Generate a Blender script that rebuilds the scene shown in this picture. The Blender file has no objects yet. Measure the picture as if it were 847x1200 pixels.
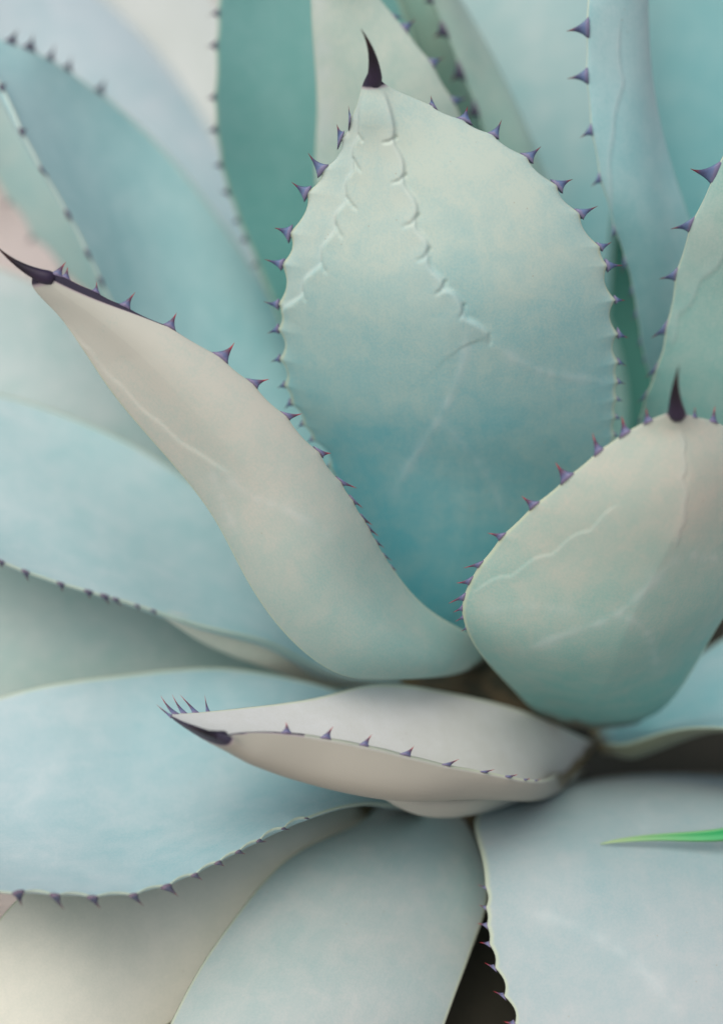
import bpy, math, random
import numpy as np
from mathutils import Vector

# ------------------------------------------------------------------ camera, world, light
scene = bpy.context.scene
PITCH = math.radians(30.0)
CAM = np.array([0.0, 0.0, 0.80])
RIGHT = np.array([1.0, 0.0, 0.0])
FWD = np.array([0.0, math.cos(PITCH), -math.sin(PITCH)])
UP = np.array([0.0, math.sin(PITCH), math.cos(PITCH)])
HALF = math.radians(14.0)
FPX = 600.0 / math.tan(HALF)

cam_d = bpy.data.cameras.new('camera')
cam_d.sensor_fit = 'VERTICAL'
cam_d.sensor_height = 36.0
cam_d.lens = 18.0 / math.tan(HALF)
cam_d.clip_start = 0.01
cam_d.clip_end = 200.0
cam_d.dof.use_dof = True
cam_d.dof.focus_distance = 0.985
cam_d.dof.aperture_fstop = 1.9
cam = bpy.data.objects.new('camera', cam_d)
scene.collection.objects.link(cam)
cam.location = CAM
cam.rotation_euler = (math.pi / 2 - PITCH, 0, 0)
scene.camera = cam

SUN_EL, SUN_AZ = math.radians(63), math.radians(214)      # azimuth clockwise from +Y: high, over the camera's left shoulder
world = bpy.data.worlds.new('World')
scene.world = world
world.use_nodes = True
wn = world.node_tree
sky = wn.nodes.new('ShaderNodeTexSky')
sky.sky_type = 'NISHITA'
sky.sun_disc = False
sky.sun_elevation = SUN_EL
sky.sun_rotation = SUN_AZ
sky.air_density = 1.0
sky.dust_density = 4.0
sky.ozone_density = 1.0
wn.links.new(sky.outputs[0], wn.nodes['Background'].inputs[0])
wn.nodes['Background'].inputs[1].default_value = 0.06

sun_d = bpy.data.lights.new('sun', 'SUN')
sun_d.energy = 1.5
sun_d.angle = math.radians(72)
sun_d.color = (1.0, 0.95, 0.89)
sun = bpy.data.objects.new('sun', sun_d)
scene.collection.objects.link(sun)
sdir = Vector((math.sin(SUN_AZ) * math.cos(SUN_EL), math.cos(SUN_AZ) * math.cos(SUN_EL), math.sin(SUN_EL)))
sun.rotation_euler = sdir.to_track_quat('Z', 'Y').to_euler()
sun.location = (0, 0, 3)

scene.view_settings.view_transform = 'Standard'
scene.view_settings.look = 'None'
scene.view_settings.exposure = 0.68
scene.view_settings.gamma = 1.0
scene.view_settings.use_curve_mapping = False
scene.cycles.max_bounces = 9
scene.cycles.diffuse_bounces = 6

rng = np.random.default_rng(7)
random.seed(7)


# ------------------------------------------------------------------ helpers
def at(x, y, d):
    """picture position (847 x 1200) and distance -> point of the place"""
    return CAM + RIGHT * ((x - 423.5) / FPX * d) + UP * (-(y - 600.0) / FPX * d) + FWD * d


def to_px(P):
    Q = P - CAM
    d = Q @ FWD
    return np.stack([423.5 + FPX * (Q @ RIGHT) / d, 600.0 - FPX * (Q @ UP) / d, d], axis=-1)


def spline(knots, pts, t):
    """natural cubic spline through pts (n,k) at knots, sampled at t"""
    n = len(knots)
    h = np.diff(knots)
    A = np.eye(n)
    B = np.zeros((n, pts.shape[1]))
    for i in range(1, n - 1):
        A[i, i - 1] = h[i - 1]
        A[i, i] = 2 * (h[i - 1] + h[i])
        A[i, i + 1] = h[i]
        B[i] = 6 * ((pts[i + 1] - pts[i]) / h[i] - (pts[i] - pts[i - 1]) / h[i - 1])
    M = np.linalg.solve(A, B)
    k = np.clip(np.searchsorted(knots, t) - 1, 0, n - 2)
    a = ((knots[k + 1] - t) / h[k])[:, None]
    b = 1 - a
    hh = (h[k] ** 2 / 6)[:, None]
    return a * pts[k] + b * pts[k + 1] + ((a ** 3 - a) * M[k] + (b ** 3 - b) * M[k + 1]) * hh


def unit(a):
    return a / np.maximum(np.linalg.norm(a, axis=-1, keepdims=True), 1e-9)


def smooth(e0, e1, x):
    t = np.clip((x - e0) / (e1 - e0), 0, 1)
    return t * t * (3 - 2 * t)


def new_mesh(name, verts, faces, mat, attrs=None):
    me = bpy.data.meshes.new(name)
    me.from_pydata(verts.tolist() if hasattr(verts, 'tolist') else verts, [], faces)
    me.polygons.foreach_set('use_smooth', [True] * len(me.polygons))
    for k, v in (attrs or {}).items():
        a = me.attributes.new(k, 'FLOAT', 'POINT')
        a.data.foreach_set('value', np.asarray(v, dtype=np.float32))
    me.materials.append(mat)
    me.update()
    return me


def link(name, me, parent, world_loc):
    o = bpy.data.objects.new(name, me)
    scene.collection.objects.link(o)
    wl = Vector([float(c) for c in world_loc])
    if parent is not None:
        o.parent = parent
        o.location = wl - world_of(parent)
    else:
        o.location = wl
    return o


def world_of(o):
    v = Vector(o.location)
    while o.parent is not None:
        o = o.parent
        v += Vector(o.location)
    return v


# ------------------------------------------------------------------ materials
def node(nt, kind, **kw):
    n = nt.nodes.new(kind)
    for k, v in kw.items():
        if k.startswith('i_'):
            key = k[2:]
            n.inputs[int(key) if key.isdigit() else key].default_value = v
        else:
            setattr(n, k, v)
    return n


def mixrgb(nt, fac, a, b, mode='MIX'):
    m = nt.nodes.new('ShaderNodeMix')
    m.data_type = 'RGBA'
    m.blend_type = mode
    for sock, val in ((m.inputs[0], fac), (m.inputs[6], a), (m.inputs[7], b)):
        if isinstance(val, bpy.types.NodeSocket):
            nt.links.new(val, sock)
        elif isinstance(val, tuple) and len(val) == 3:
            sock.default_value = (*val, 1)
        else:
            sock.default_value = val
    return m.outputs[2]


def ramp(nt, sock, lo, hi):
    m = nt.nodes.new('ShaderNodeMapRange')
    m.interpolation_type = 'SMOOTHSTEP'
    m.inputs['From Min'].default_value = lo
    m.inputs['From Max'].default_value = hi
    nt.links.new(sock, m.inputs['Value'])
    return m.outputs[0]


def math_node(nt, op, a, b):
    m = nt.nodes.new('ShaderNodeMath')
    m.operation = op
    for i, v in enumerate((a, b)):
        if isinstance(v, bpy.types.NodeSocket):
            nt.links.new(v, m.inputs[i])
        else:
            m.inputs[i].default_value = v
    return m.outputs[0]


def leaf_material(name, wax, flesh, bloom, seed, rim=(0.50, 0.56, 0.38), under=None, grad=0.35):
    """glaucous agave skin: a pale wax bloom lying unevenly over blue-green flesh"""
    def richer(c, k=1.22):
        g = 0.25 * c[0] + 0.6 * c[1] + 0.15 * c[2]
        return tuple(max(0.01, g + (x - g) * k) for x in c)
    wax, flesh = richer(wax), richer(flesh)
    m = bpy.data.materials.new(name)
    m.use_nodes = True
    nt = m.node_tree
    bsdf = nt.nodes['Principled BSDF']
    tc = node(nt, 'ShaderNodeTexCoord')
    mp = node(nt, 'ShaderNodeMapping')
    mp.inputs['Location'].default_value = (seed * 1.7, seed * 0.9, seed * 2.3)
    nt.links.new(tc.outputs['Object'], mp.inputs['Vector'])

    def noise(scale, detail=3.0, rough=0.55, dist=0.0):
        n = node(nt, 'ShaderNodeTexNoise')
        n.inputs['Scale'].default_value = scale
        n.inputs['Detail'].default_value = detail
        n.inputs['Roughness'].default_value = rough
        n.inputs['Distortion'].default_value = dist
        nt.links.new(mp.outputs[0], n.inputs['Vector'])
        return n.outputs['Fac']

    def attr(nm):
        a = node(nt, 'ShaderNodeAttribute')
        a.attribute_name = nm
        return a.outputs['Fac']

    u, av, mark, dark = attr('along'), attr('across'), attr('mark'), attr('horn')
    big = ramp(nt, noise(14.0, 2.0, 0.6, 0.6), 0.3, 0.7)
    midr = noise(75.0, 3.0, 0.62, 0.4)
    mid = ramp(nt, midr, 0.3, 0.75)
    finer = noise(900.0, 1.0)
    fine = ramp(nt, finer, 0.25, 0.75)
    cx = node(nt, 'ShaderNodeCombineXYZ')
    nt.links.new(math_node(nt, 'MULTIPLY', attr('side'), 16.0), cx.inputs[0])
    nt.links.new(math_node(nt, 'MULTIPLY', u, 3.5), cx.inputs[1])
    cx.inputs[2].default_value = seed * 3.1
    sn_ = node(nt, 'ShaderNodeTexNoise')
    sn_.inputs['Scale'].default_value = 1.0
    sn_.inputs['Detail'].default_value = 3.0
    sn_.inputs['Roughness'].default_value = 0.65
    nt.links.new(cx.outputs[0], sn_.inputs['Vector'])
    streak = sn_.outputs['Fac']
    f = math_node(nt, 'MULTIPLY_ADD', big, 0.15)
    f.node.inputs[2].default_value = bloom - 0.19
    f = math_node(nt, 'ADD', f, math_node(nt, 'MULTIPLY', mid, 0.15))
    f = math_node(nt, 'ADD', f, math_node(nt, 'MULTIPLY', ramp(nt, streak, 0.3, 0.7), 0.045))
    f = math_node(nt, 'ADD', f, math_node(nt, 'MULTIPLY', fine, 0.13))
    # the wax is thicker on the exposed upper half of a leaf than down in its sheath; the fade also paints shade into the base
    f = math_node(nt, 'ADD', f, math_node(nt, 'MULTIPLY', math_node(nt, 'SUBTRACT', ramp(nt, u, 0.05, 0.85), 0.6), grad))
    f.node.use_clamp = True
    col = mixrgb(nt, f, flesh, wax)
    if under:
        col = mixrgb(nt, attr('under'), col, under)
    # rubbed wax along old bud prints
    col = mixrgb(nt, math_node(nt, 'MULTIPLY', mark, 0.42), col, (0.66, 0.70, 0.68))
    # pale cartilage rim
    col = mixrgb(nt, math_node(nt, 'MULTIPLY', ramp(nt, av, 0.962, 0.99), 0.65), col, rim)
    # dry brown sheath at the leaf's foot
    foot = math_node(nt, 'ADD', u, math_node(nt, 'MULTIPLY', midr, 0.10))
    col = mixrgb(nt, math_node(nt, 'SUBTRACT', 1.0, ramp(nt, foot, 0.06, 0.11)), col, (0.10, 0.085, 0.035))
    # small dry flecks
    fl = node(nt, 'ShaderNodeTexVoronoi')
    fl.inputs['Scale'].default_value = 170.0
    nt.links.new(mp.outputs[0], fl.inputs['Vector'])
    fleck = math_node(nt, 'MULTIPLY', math_node(nt, 'SUBTRACT', 1.0, ramp(nt, fl.outputs['Distance'], 0.03, 0.10)),
                      ramp(nt, big, 0.75, 0.95))
    col = mixrgb(nt, math_node(nt, 'MULTIPLY', fleck, 0.45), col, (0.30, 0.24, 0.16))
    # horny dark margin running down from the terminal spine
    pink = math_node(nt, 'MULTIPLY', ramp(nt, dark, 0.02, 0.35), 0.6)
    col = mixrgb(nt, pink, col, (0.33, 0.24, 0.30))
    col = mixrgb(nt, ramp(nt, dark, 0.3, 0.8), col, (0.022, 0.018, 0.040))
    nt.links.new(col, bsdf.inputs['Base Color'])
    bsdf.inputs['Roughness'].default_value = 0.62
    bsdf.inputs['Specular IOR Level'].default_value = 0.28
    bsdf.inputs['Sheen Weight'].default_value = 0.12
    bsdf.inputs['Sheen Roughness'].default_value = 0.6
    bump = node(nt, 'ShaderNodeBump')
    bump.inputs['Strength'].default_value = 0.35
    bump.inputs['Distance'].default_value = 0.0012
    hgt = math_node(nt, 'ADD', math_node(nt, 'MULTIPLY', noise(60.0, 1.0), 0.8),
                    math_node(nt, 'ADD', math_node(nt, 'MULTIPLY', finer, 0.10), math_node(nt, 'MULTIPLY', streak, 0.12)))
    nt.links.new(hgt, bump.inputs['Height'])
    nt.links.new(bump.outputs[0], bsdf.inputs['Normal'])
    return m


def horn_material(name, base, mid, tip, foot=0.35):
    m = bpy.data.materials.new(name)
    m.use_nodes = True
    nt = m.node_tree
    bsdf = nt.nodes['Principled BSDF']
    a = node(nt, 'ShaderNodeAttribute')
    a.attribute_name = 'along'
    tc = node(nt, 'ShaderNodeTexCoord')
    n = node(nt, 'ShaderNodeTexNoise')
    n.inputs['Scale'].default_value = 900.0
    nt.links.new(tc.outputs['Object'], n.inputs['Vector'])
    t = math_node(nt, 'ADD', a.outputs['Fac'], math_node(nt, 'MULTIPLY', math_node(nt, 'SUBTRACT', n.outputs['Fac'], 0.5), 0.25))
    col = mixrgb(nt, ramp(nt, t, 0.15, 0.55), base, mid)
    col = mixrgb(nt, math_node(nt, 'MULTIPLY', math_node(nt, 'SUBTRACT', 1.0, ramp(nt, t, 0.08, 0.24)), foot), col, (0.34, 0.20, 0.26))
    col = mixrgb(nt, ramp(nt, t, 0.55, 0.85), col, tip)
    nt.links.new(col, bsdf.inputs['Base Color'])
    bsdf.inputs['Roughness'].default_value = 0.45
    bsdf.inputs['Specular IOR Level'].default_value = 0.35
    return m


WAX_CREAM = (0.48, 0.475, 0.41)
WAX_GREY = (0.52, 0.58, 0.53)
WAX_BLUE = (0.49, 0.58, 0.59)
FLESH_GREEN = (0.09, 0.35, 0.32)
FLESH_TEAL = (0.09, 0.36, 0.385)
FLESH_DEEP = (0.05, 0.28, 0.24)
FLESH_OLIVE = (0.28, 0.34, 0.28)

TOOTH_MATS = [horn_material('tooth_slate', (0.12, 0.18, 0.32), (0.06, 0.075, 0.155), (0.17, 0.028, 0.035)),
              horn_material('tooth_crimson', (0.11, 0.145, 0.27), (0.11, 0.05, 0.09), (0.42, 0.035, 0.045)),
              horn_material('tooth_dark', (0.055, 0.07, 0.11), (0.04, 0.035, 0.06), (0.12, 0.03, 0.035))]
SPINE_MAT = horn_material('terminal_spine_horn', (0.030, 0.020, 0.045), (0.012, 0.009, 0.016), (0.030, 0.010, 0.010), foot=0.0)

# ------------------------------------------------------------------ ground
gm = bpy.data.materials.new('sandy_ground')
gm.use_nodes = True
nt = gm.node_tree
tc = node(nt, 'ShaderNodeTexCoord')
def gnoise(s, d=4.0):
    n = node(nt, 'ShaderNodeTexNoise')
    n.inputs['Scale'].default_value = s
    n.inputs['Detail'].default_value = d
    nt.links.new(tc.outputs['Object'], n.inputs['Vector'])
    return n.outputs['Fac']
gc = mixrgb(nt, ramp(nt, gnoise(5.0), 0.35, 0.65), (0.50, 0.44, 0.39), (0.62, 0.55, 0.50))
gc = mixrgb(nt, ramp(nt, gnoise(3.1, 2.0), 0.55, 0.68), gc, (0.56, 0.33, 0.23))
gc = mixrgb(nt, math_node(nt, 'MULTIPLY', ramp(nt, gnoise(90.0), 0.5, 0.7), 0.5), gc, (0.30, 0.24, 0.20))
nt.links.new(gc, nt.nodes['Principled BSDF'].inputs['Base Color'])
nt.nodes['Principled BSDF'].inputs['Roughness'].default_value = 0.95
gb = node(nt, 'ShaderNodeBump')
gb.inputs['Distance'].default_value = 0.01
nt.links.new(gnoise(120.0), gb.inputs['Height'])
nt.links.new(gb.outputs[0], nt.nodes['Principled BSDF'].inputs['Normal'])
N = 90
gx = np.concatenate([-np.geomspace(60, 3, 12)[:-1], np.linspace(-3, 3, N), np.geomspace(3, 60, 12)[1:]])
gv, gf = [], []
for j, yy in enumerate(gx):
    for i, xx in enumerate(gx):
        zz = 0.012 * math.sin(xx * 7.1 + 1.3 * math.sin(yy * 5)) * math.sin(yy * 6.3 + 0.4) + 0.006 * math.sin(xx * 23 + yy * 17)
        gv.append((xx, yy + 1.0, zz - 0.02))
K = len(gx)
for j in range(K - 1):
    for i in range(K - 1):
        gf.append((j * K + i, j * K + i + 1, (j + 1) * K + i + 1, (j + 1) * K + i))
ground = link('ground', new_mesh('ground', gv, gf, gm), None, (0, 0, 0))
ground['kind'] = 'structure'
ground['label'] = 'pale sandy ground with terracotta patches showing blurred behind the agave'
ground['category'] = 'ground'

# ------------------------------------------------------------------ the agave
stem_at = at(560, 850, 1.13)
agave = bpy.data.objects.new('agave_plant', None)
scene.collection.objects.link(agave)
agave.location = (float(stem_at[0]), float(stem_at[1]), 0.0)
agave.empty_display_size = 0.05
agave['label'] = 'blue-grey agave rosette with thick waxy leaves, purple marginal teeth and black tip spines'
agave['category'] = 'agave'


def lathe(profile, n, name, mat, parent, c):
    vs, fs = [], []
    for (r, z) in profile:
        for k in range(n):
            a = 2 * math.pi * k / n
            rr = r * (1 + 0.06 * math.sin(3 * a + z * 40))
            vs.append((rr * math.cos(a), rr * math.sin(a), z))
    for j in range(len(profile) - 1):
        for k in range(n):
            fs.append((j * n + k, j * n + (k + 1) % n, (j + 1) * n + (k + 1) % n, (j + 1) * n + k))
    fs.append(tuple(range(n))[::-1])
    fs.append(tuple((len(profile) - 1) * n + k for k in range(n)))
    return link(name, new_mesh(name, np.array(vs), fs, mat), parent, c)


sm = bpy.data.materials.new('stem_fibre')
sm.use_nodes = True
snt = sm.node_tree
stc = node(snt, 'ShaderNodeTexCoord')
sn = node(snt, 'ShaderNodeTexNoise')
sn.inputs['Scale'].default_value = 60.0
snt.links.new(stc.outputs['Object'], sn.inputs['Vector'])
snt.links.new(mixrgb(snt, ramp(snt, sn.outputs['Fac'], 0.35, 0.65), (0.02, 0.022, 0.01), (0.06, 0.045, 0.02)), snt.nodes['Principled BSDF'].inputs['Base Color'])
snt.nodes['Principled BSDF'].inputs['Roughness'].default_value = 0.9
sz = float(stem_at[2])
lathe([(0.060, -0.05), (0.058, 0.02), (0.052, sz - 0.03), (0.046, sz + 0.0), (0.036, sz + 0.03), (0.02, sz + 0.05)],
      28, 'stem', sm, agave, (stem_at[0], stem_at[1], 0.0))

PLANT_TEETH = 0


def dense(poly, bulge=0.0, n=14):
    """cusp points -> dense line, each span bowed sideways by bulge x its length"""
    out, cus = [], []
    for (a, b) in zip(poly[:-1], poly[1:]):
        a, b = np.array(a, float), np.array(b, float)
        perp = np.array([-(b - a)[1], (b - a)[0]])
        for k in range(n):
            t = k / n
            # rounder at the far end, like a scale
            out.append(a + (b - a) * t + perp * bulge * 4 * (t ** 1.5) * (1 - t ** 1.5))
    out.append(np.array(poly[-1], float))
    return np.array(out)


def line_distance(pts, line):
    """distance, side and running position (0..1) of pts to a dense line"""
    best = np.full(len(pts), 1e9)
    side = np.zeros(len(pts))
    pos = np.zeros(len(pts))
    n = len(line) - 1
    for k in range(n):
        a, b = line[k], line[k + 1]
        ab = b - a
        L2 = max(ab @ ab, 1e-9)
        t = np.clip(((pts - a) @ ab) / L2, 0, 1)
        q = pts - (a + t[:, None] * ab)
        d = np.hypot(q[:, 0], q[:, 1])
        s = ab[0] * (pts[:, 1] - a[1]) - ab[1] * (pts[:, 0] - a[0])
        m = d < best
        best[m] = d[m]
        side[m] = np.sign(s[m])
        pos[m] = (k + t[m]) / n
    return best, side, pos


def make_tooth(leaf, base, direc, tangent, normal, width, mat, seed):
    r = random.Random(seed)
    direc = direc * r.uniform(0.82, 1.12)
    width = width * r.uniform(0.82, 1.18)
    L = np.linalg.norm(direc)
    dn = direc / L
    nr, ns = 8, 8
    vs, al = [], []
    hook = r.uniform(-0.16, 0.28) * L
    for j in range(nr):
        t = j / (nr - 1)
        tt = -0.14 + 1.14 * t
        tc_ = max(tt, 0.0)
        c = base + dn * L * tt + tangent * hook * tc_ * tc_ + normal * L * 0.10 * tc_ * tc_
        f = (1 - t) ** 3.0 * 0.66 + (1 - t) * 0.34
        wa = width * 0.5 * f
        wb = min(width * 0.20, 0.0015) * (0.72 * (1 - t) ** 1.0 + 0.28 * f)
        if t == 1:
            wa = wb = width * 0.008
        side = unit(tangent - dn * (tangent @ dn) * t * 0.9)
        for k in range(ns):
            a = 2 * math.pi * k / ns
            vs.append(c + side * wa * math.cos(a) + normal * wb * math.sin(a))
            al.append(t)
    fs = []
    for j in range(nr - 1):
        for k in range(ns):
            fs.append((j * ns + k, j * ns + (k + 1) % ns, (j + 1) * ns + (k + 1) % ns, (j + 1) * ns + k))
    fs.append(tuple(range(ns))[::-1])
    fs.append(tuple((nr - 1) * ns + k for k in range(ns)))
    vs = np.array(vs) - base
    return link('tooth', new_mesh('tooth', vs, fs, mat, {'along': al}), leaf, base)


def make_spine(leaf, p0, p1, r0, bend):
    nr, ns = 16, 14
    ax = p1 - p0
    L = np.linalg.norm(ax)
    ax = ax / L
    e1 = unit(np.cross(ax, FWD))
    e2 = np.cross(ax, e1)
    vs, al = [], []
    for j in range(nr):
        t = j / (nr - 1)
        tt = -0.08 + 1.08 * t
        c = p0 + ax * L * tt + bend * max(tt, 0) * (1 - tt) * 4
        rr = r0 * (0.62 * (1 - t) + 0.38 * (1 - t) ** 2.0) + 0.00012
        rr *= min(1.0, 0.55 + 5.0 * t)
        for k in range(ns):
            a = 2 * math.pi * k / ns
            vs.append(c + e1 * rr * math.cos(a) + e2 * rr * 0.8 * math.sin(a))
            al.append(t)
    fs = []
    for j in range(nr - 1):
        for k in range(ns):
            fs.append((j * ns + k, j * ns + (k + 1) % ns, (j + 1) * ns + (k + 1) % ns, (j + 1) * ns + k))
    fs.append(tuple(range(ns))[::-1])
    fs.append(tuple((nr - 1) * ns + k for k in range(ns)))
    return link('terminal_spine', new_mesh('terminal_spine', np.array(vs) - p0, fs, SPINE_MAT, {'along': al}), leaf, p0)


def make_leaf(st, mat, label=None, teeth_l=(), teeth_r=(), tooth_mat=0, tooth_w=1.0, spine=None, prints=(), lines=(),
              nu=120, nv=72, thick=0.016, keel=0.0, scallop=0.17, horn_l=None, horn_r=None, wave=0.0016, seed=1,
              creases=(), core=False, tooth_l=1.08):
    """st: stations root -> tip, each (left x, y, dist, right x, y, dist, bulge) or (left, right, mid) triples"""
    r = np.random.default_rng(seed)
    L, R, M = [], [], []
    st = list(st)
    if core:
        st = [(522, 790, 1.165, 572, 790, 1.165, 0.0)] + st
    if spine is None and not isinstance(st[-1][0], tuple) and 'old' not in mat.name:
        e, p = st[-1], st[-2]
        ex, ey, ed = (e[0] + e[3]) / 2, (e[1] + e[4]) / 2, (e[2] + e[5]) / 2
        vx, vy, vd = ex - (p[0] + p[3]) / 2, ey - (p[1] + p[4]) / 2, ed - (p[2] + p[5]) / 2
        k_ = 42 / max(math.hypot(vx, vy), 1)
        spine = ((ex, ey, ed), (ex + vx * k_, ey + vy * k_, ed + vd * k_), max(math.hypot(e[3] - e[0], e[4] - e[1]) * .62, 5), (0, 0))
    if spine:        # the blade's last bit sits inside the horn of the spine
        (bx, by, bd), (ax, ay, ad) = spine[0], spine[1]
        ex, ey, ed = bx + (ax - bx) * .22, by + (ay - by) * .22, bd + (ad - bd) * .22
        l0, r0 = (st[-1][0], st[-1][1]) if isinstance(st[-1][0], tuple) else (st[-1][0:3], st[-1][3:6])
        wd = max(math.hypot(r0[0] - l0[0], r0[1] - l0[1]), 1)
        hx, hy = (r0[0] - l0[0]) / wd * 3, (r0[1] - l0[1]) / wd * 3
        if isinstance(st[-1][0], tuple):
            st.append(((ex - hx, ey - hy, ed), (ex + hx, ey + hy, ed), (ex, ey, ed - .001)))
        else:
            st.append((ex - hx, ey - hy, ed, ex + hx, ey + hy, ed, .1))
    for s in st:
        if isinstance(s[0], tuple):
            L.append(at(*s[0])); R.append(at(*s[1])); M.append(at(*s[2]))
        else:
            L.append(at(*s[0:3])); R.append(at(*s[3:6])); M.append(None)
    L, R = np.array(L), np.array(R)
    mid = (L + R) / 2
    along = unit(np.gradient(mid, axis=0))
    nrm = unit(np.cross(unit(R - L), along))
    k = len(st) // 2
    flip = 1.0 if nrm[k] @ (CAM - mid[k]) > 0 else -1.0
    nrm *= flip
    for i, s in enumerate(st):
        if M[i] is None:
            M[i] = mid[i] + nrm[i] * s[6] * np.linalg.norm(R[i] - L[i])
    M = np.array(M)
    seg = np.linalg.norm(np.diff((L + R + 2 * M) / 4, axis=0), axis=1)
    kn = np.concatenate([[0], np.cumsum(np.sqrt(seg * seg.mean()))])
    kn /= kn[-1]
    t = np.linspace(0, 1, nu)
    Ls, Rs, Ms = spline(kn, L, t), spline(kn, R, t), spline(kn, M, t)
    w = np.linspace(-1, 1, nv)
    v = 0.55 * w + 0.45 * np.sin(w * math.pi / 2)
    V = v[None, :, None]
    q = V * V * (1 - keel) + np.abs(V) * keel
    lin = (Ls + Rs)[:, None] / 2 + (Rs - Ls)[:, None] / 2 * V
    sag = (Ms - (Ls + Rs) / 2)[:, None]
    P = lin + sag * (1 - q)
    Pu = np.gradient(P, axis=0)
    Pv = np.gradient(P, axis=1)
    n = unit(np.cross(Pv, Pu)) * flip
    vv = np.abs(v)[None, :]
    width = np.linalg.norm(Rs - Ls, axis=1)
    # slow undulation of the blade
    U2, V2 = t[:, None], v[None, :]
    und = np.zeros((nu, nv))
    for _ in range(6):
        fu, fv = r.uniform(2, 9), r.uniform(0.6, 3.2)
        und += np.sin(fu * U2 * 2 + r.uniform(0, 6.3) + fv * V2 * r.choice([-1, 1])) / (0.6 + 0.25 * fu)
    P = P + n * (und * wave * smooth(0.0, 0.1, U2) * np.minimum(1, width[:, None] / 0.05))[..., None]
    # teeth positions on the margins, and the margin drawn in between them
    margin_jobs = []
    for side, teeth in ((-1, teeth_l), (1, teeth_r)):
        if not teeth:
            continue
        E = P[:, 0] if side < 0 else P[:, -1]
        px = to_px(E)
        us = []
        for tooth in teeth:
            dd = np.hypot(px[:, 0] - tooth[0], px[:, 1] - tooth[1])
            us.append(int(np.argmin(dd)))
        order = sorted(set(us))
        off = np.zeros(nu)
        for a, b in zip(order[:-1], order[1:]):
            if b - a < 3:
                continue
            gap = np.linalg.norm(E[b] - E[a])
            x = (np.arange(a, b + 1) - a) / (b - a)
            off[a:b + 1] = -np.minimum(gap * scallop, 0.004) * np.clip(gap / 0.015, 0.25, 1) * np.sin(x * math.pi) ** 0.85
        outw = unit((Ls - Rs) if side < 0 else (Rs - Ls))
        wgt = np.where(np.sign(V2) == side, np.abs(V2) ** 16, 0)
        P = P + outw[:, None] * (off[:, None] * wgt)[..., None]
        margin_jobs.append((side, teeth, us))
    rim_t = 0.0007
    roundp = np.sqrt(np.clip(1 - vv ** 10, 0, 1))
    tu = thick * (0.30 + 0.70 * (1 - t) ** 0.8) * np.minimum(1, width / 0.05 + 0.12)
    front = P + n * (rim_t * roundp)[..., None]
    # old prints of the neighbours' edges, pressed into the face in the bud
    fp = to_px(front)
    flat = fp.reshape(-1, 3)[:, :2]
    mark = np.zeros(nu * nv)
    rel = np.zeros(nu * nv)
    for (poly, bow, amp, wid, soft, mf) in prints:
        if bow is None:
            P2 = np.array(poly, float)
            kk = np.arange(len(P2), dtype=float)
            dl = spline(kk, P2, np.linspace(0, kk[-1], 8 * len(P2)))
        else:
            dl = dense(poly, bow)
        d, s, pos = line_distance(flat, dl)
        env = smooth(0.0, 0.08, pos) * (1 - smooth(0.9, 1.0, pos))
        sg = np.tanh(s * d / soft)
        rel += amp * np.where(s > 0, sg * np.exp(-d / wid), sg * 0.55 * np.exp(-d / (wid * 0.6))) * env
        mark += mf * np.where(s > 0, 0.22 * np.exp(-d / 38.0) * np.tanh(d / 1.5), 0) * env
        mark += mf * 0.30 * np.exp(-((np.where(s > 0, d - 2.5, d * 3)) / 3.0) ** 2) * env * (0.4 + 0.6 * r.random())
    for (poly, amp, wid) in lines:
        P2 = np.array(poly, float)
        kk = np.arange(len(P2), dtype=float)
        dl = spline(kk, P2, np.linspace(0, kk[-1], 16 * len(P2))) if len(P2) > 2 else P2
        d, s, pos = line_distance(flat, dl)
        env = smooth(0.0, 0.12, pos) * (1 - smooth(0.82, 1.0, pos))
        wob = 0.65 + 0.35 * np.sin(pos * 37 + 2 * np.sin(pos * 13))
        wd = wid * (0.7 + 0.5 * np.sin(pos * 21 + 1.0) ** 2)
        mark += 0.85 * amp * np.exp(-(d / (wd * 1.3)) ** 2) * env * wob
        mark += amp * 0.28 * np.exp(-(d / (wd * 3.5)) ** 2) * env * wob
        rel += 0.00025 * amp * np.exp(-(d / wd) ** 2) * env
    for (poly, depth, wid) in creases:
        d, s, pos = line_distance(flat, np.array(poly, float))
        rel -= depth * np.exp(-(d / wid) ** 2) * (1 - smooth(0.55, 1.0, pos))
    front = front + n * rel.reshape(nu, nv)[..., None]
    bsel = np.linspace(nv - 1, 0, 26).round().astype(int)[1:-1]
    vb = np.abs(v[bsel])[None, :]
    back = P[:, bsel] - n[:, bsel] * (tu[:, None] * (1 - vb ** 2) ** 0.9 + rim_t * np.sqrt(np.clip(1 - vb ** 10, 0, 1)))[..., None]
    rings = np.concatenate([front, back], axis=1)
    nr_ = rings.shape[1]
    verts = rings.reshape(-1, 3)
    faces = []
    for i in range(nu - 1):
        a, b = i * nr_, (i + 1) * nr_
        for j in range(nr_):
            j2 = (j + 1) % nr_
            faces.append((a + j, a + j2, b + j2, b + j) if flip > 0 else (a + j, b + j, b + j2, a + j2))
    faces.append(tuple(range(nr_)))
    faces.append(tuple((nu - 1) * nr_ + j for j in range(nr_)))
    allv = np.concatenate([v, v[bsel]])
    A_u = np.repeat(t, nr_)
    A_v = np.tile(np.abs(allv), nu)
    mk = np.zeros((nu, nr_))
    mk[:, :nv] = np.clip(mark, 0, 1).reshape(nu, nv)
    hn = np.zeros((nu, nr_))
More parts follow.
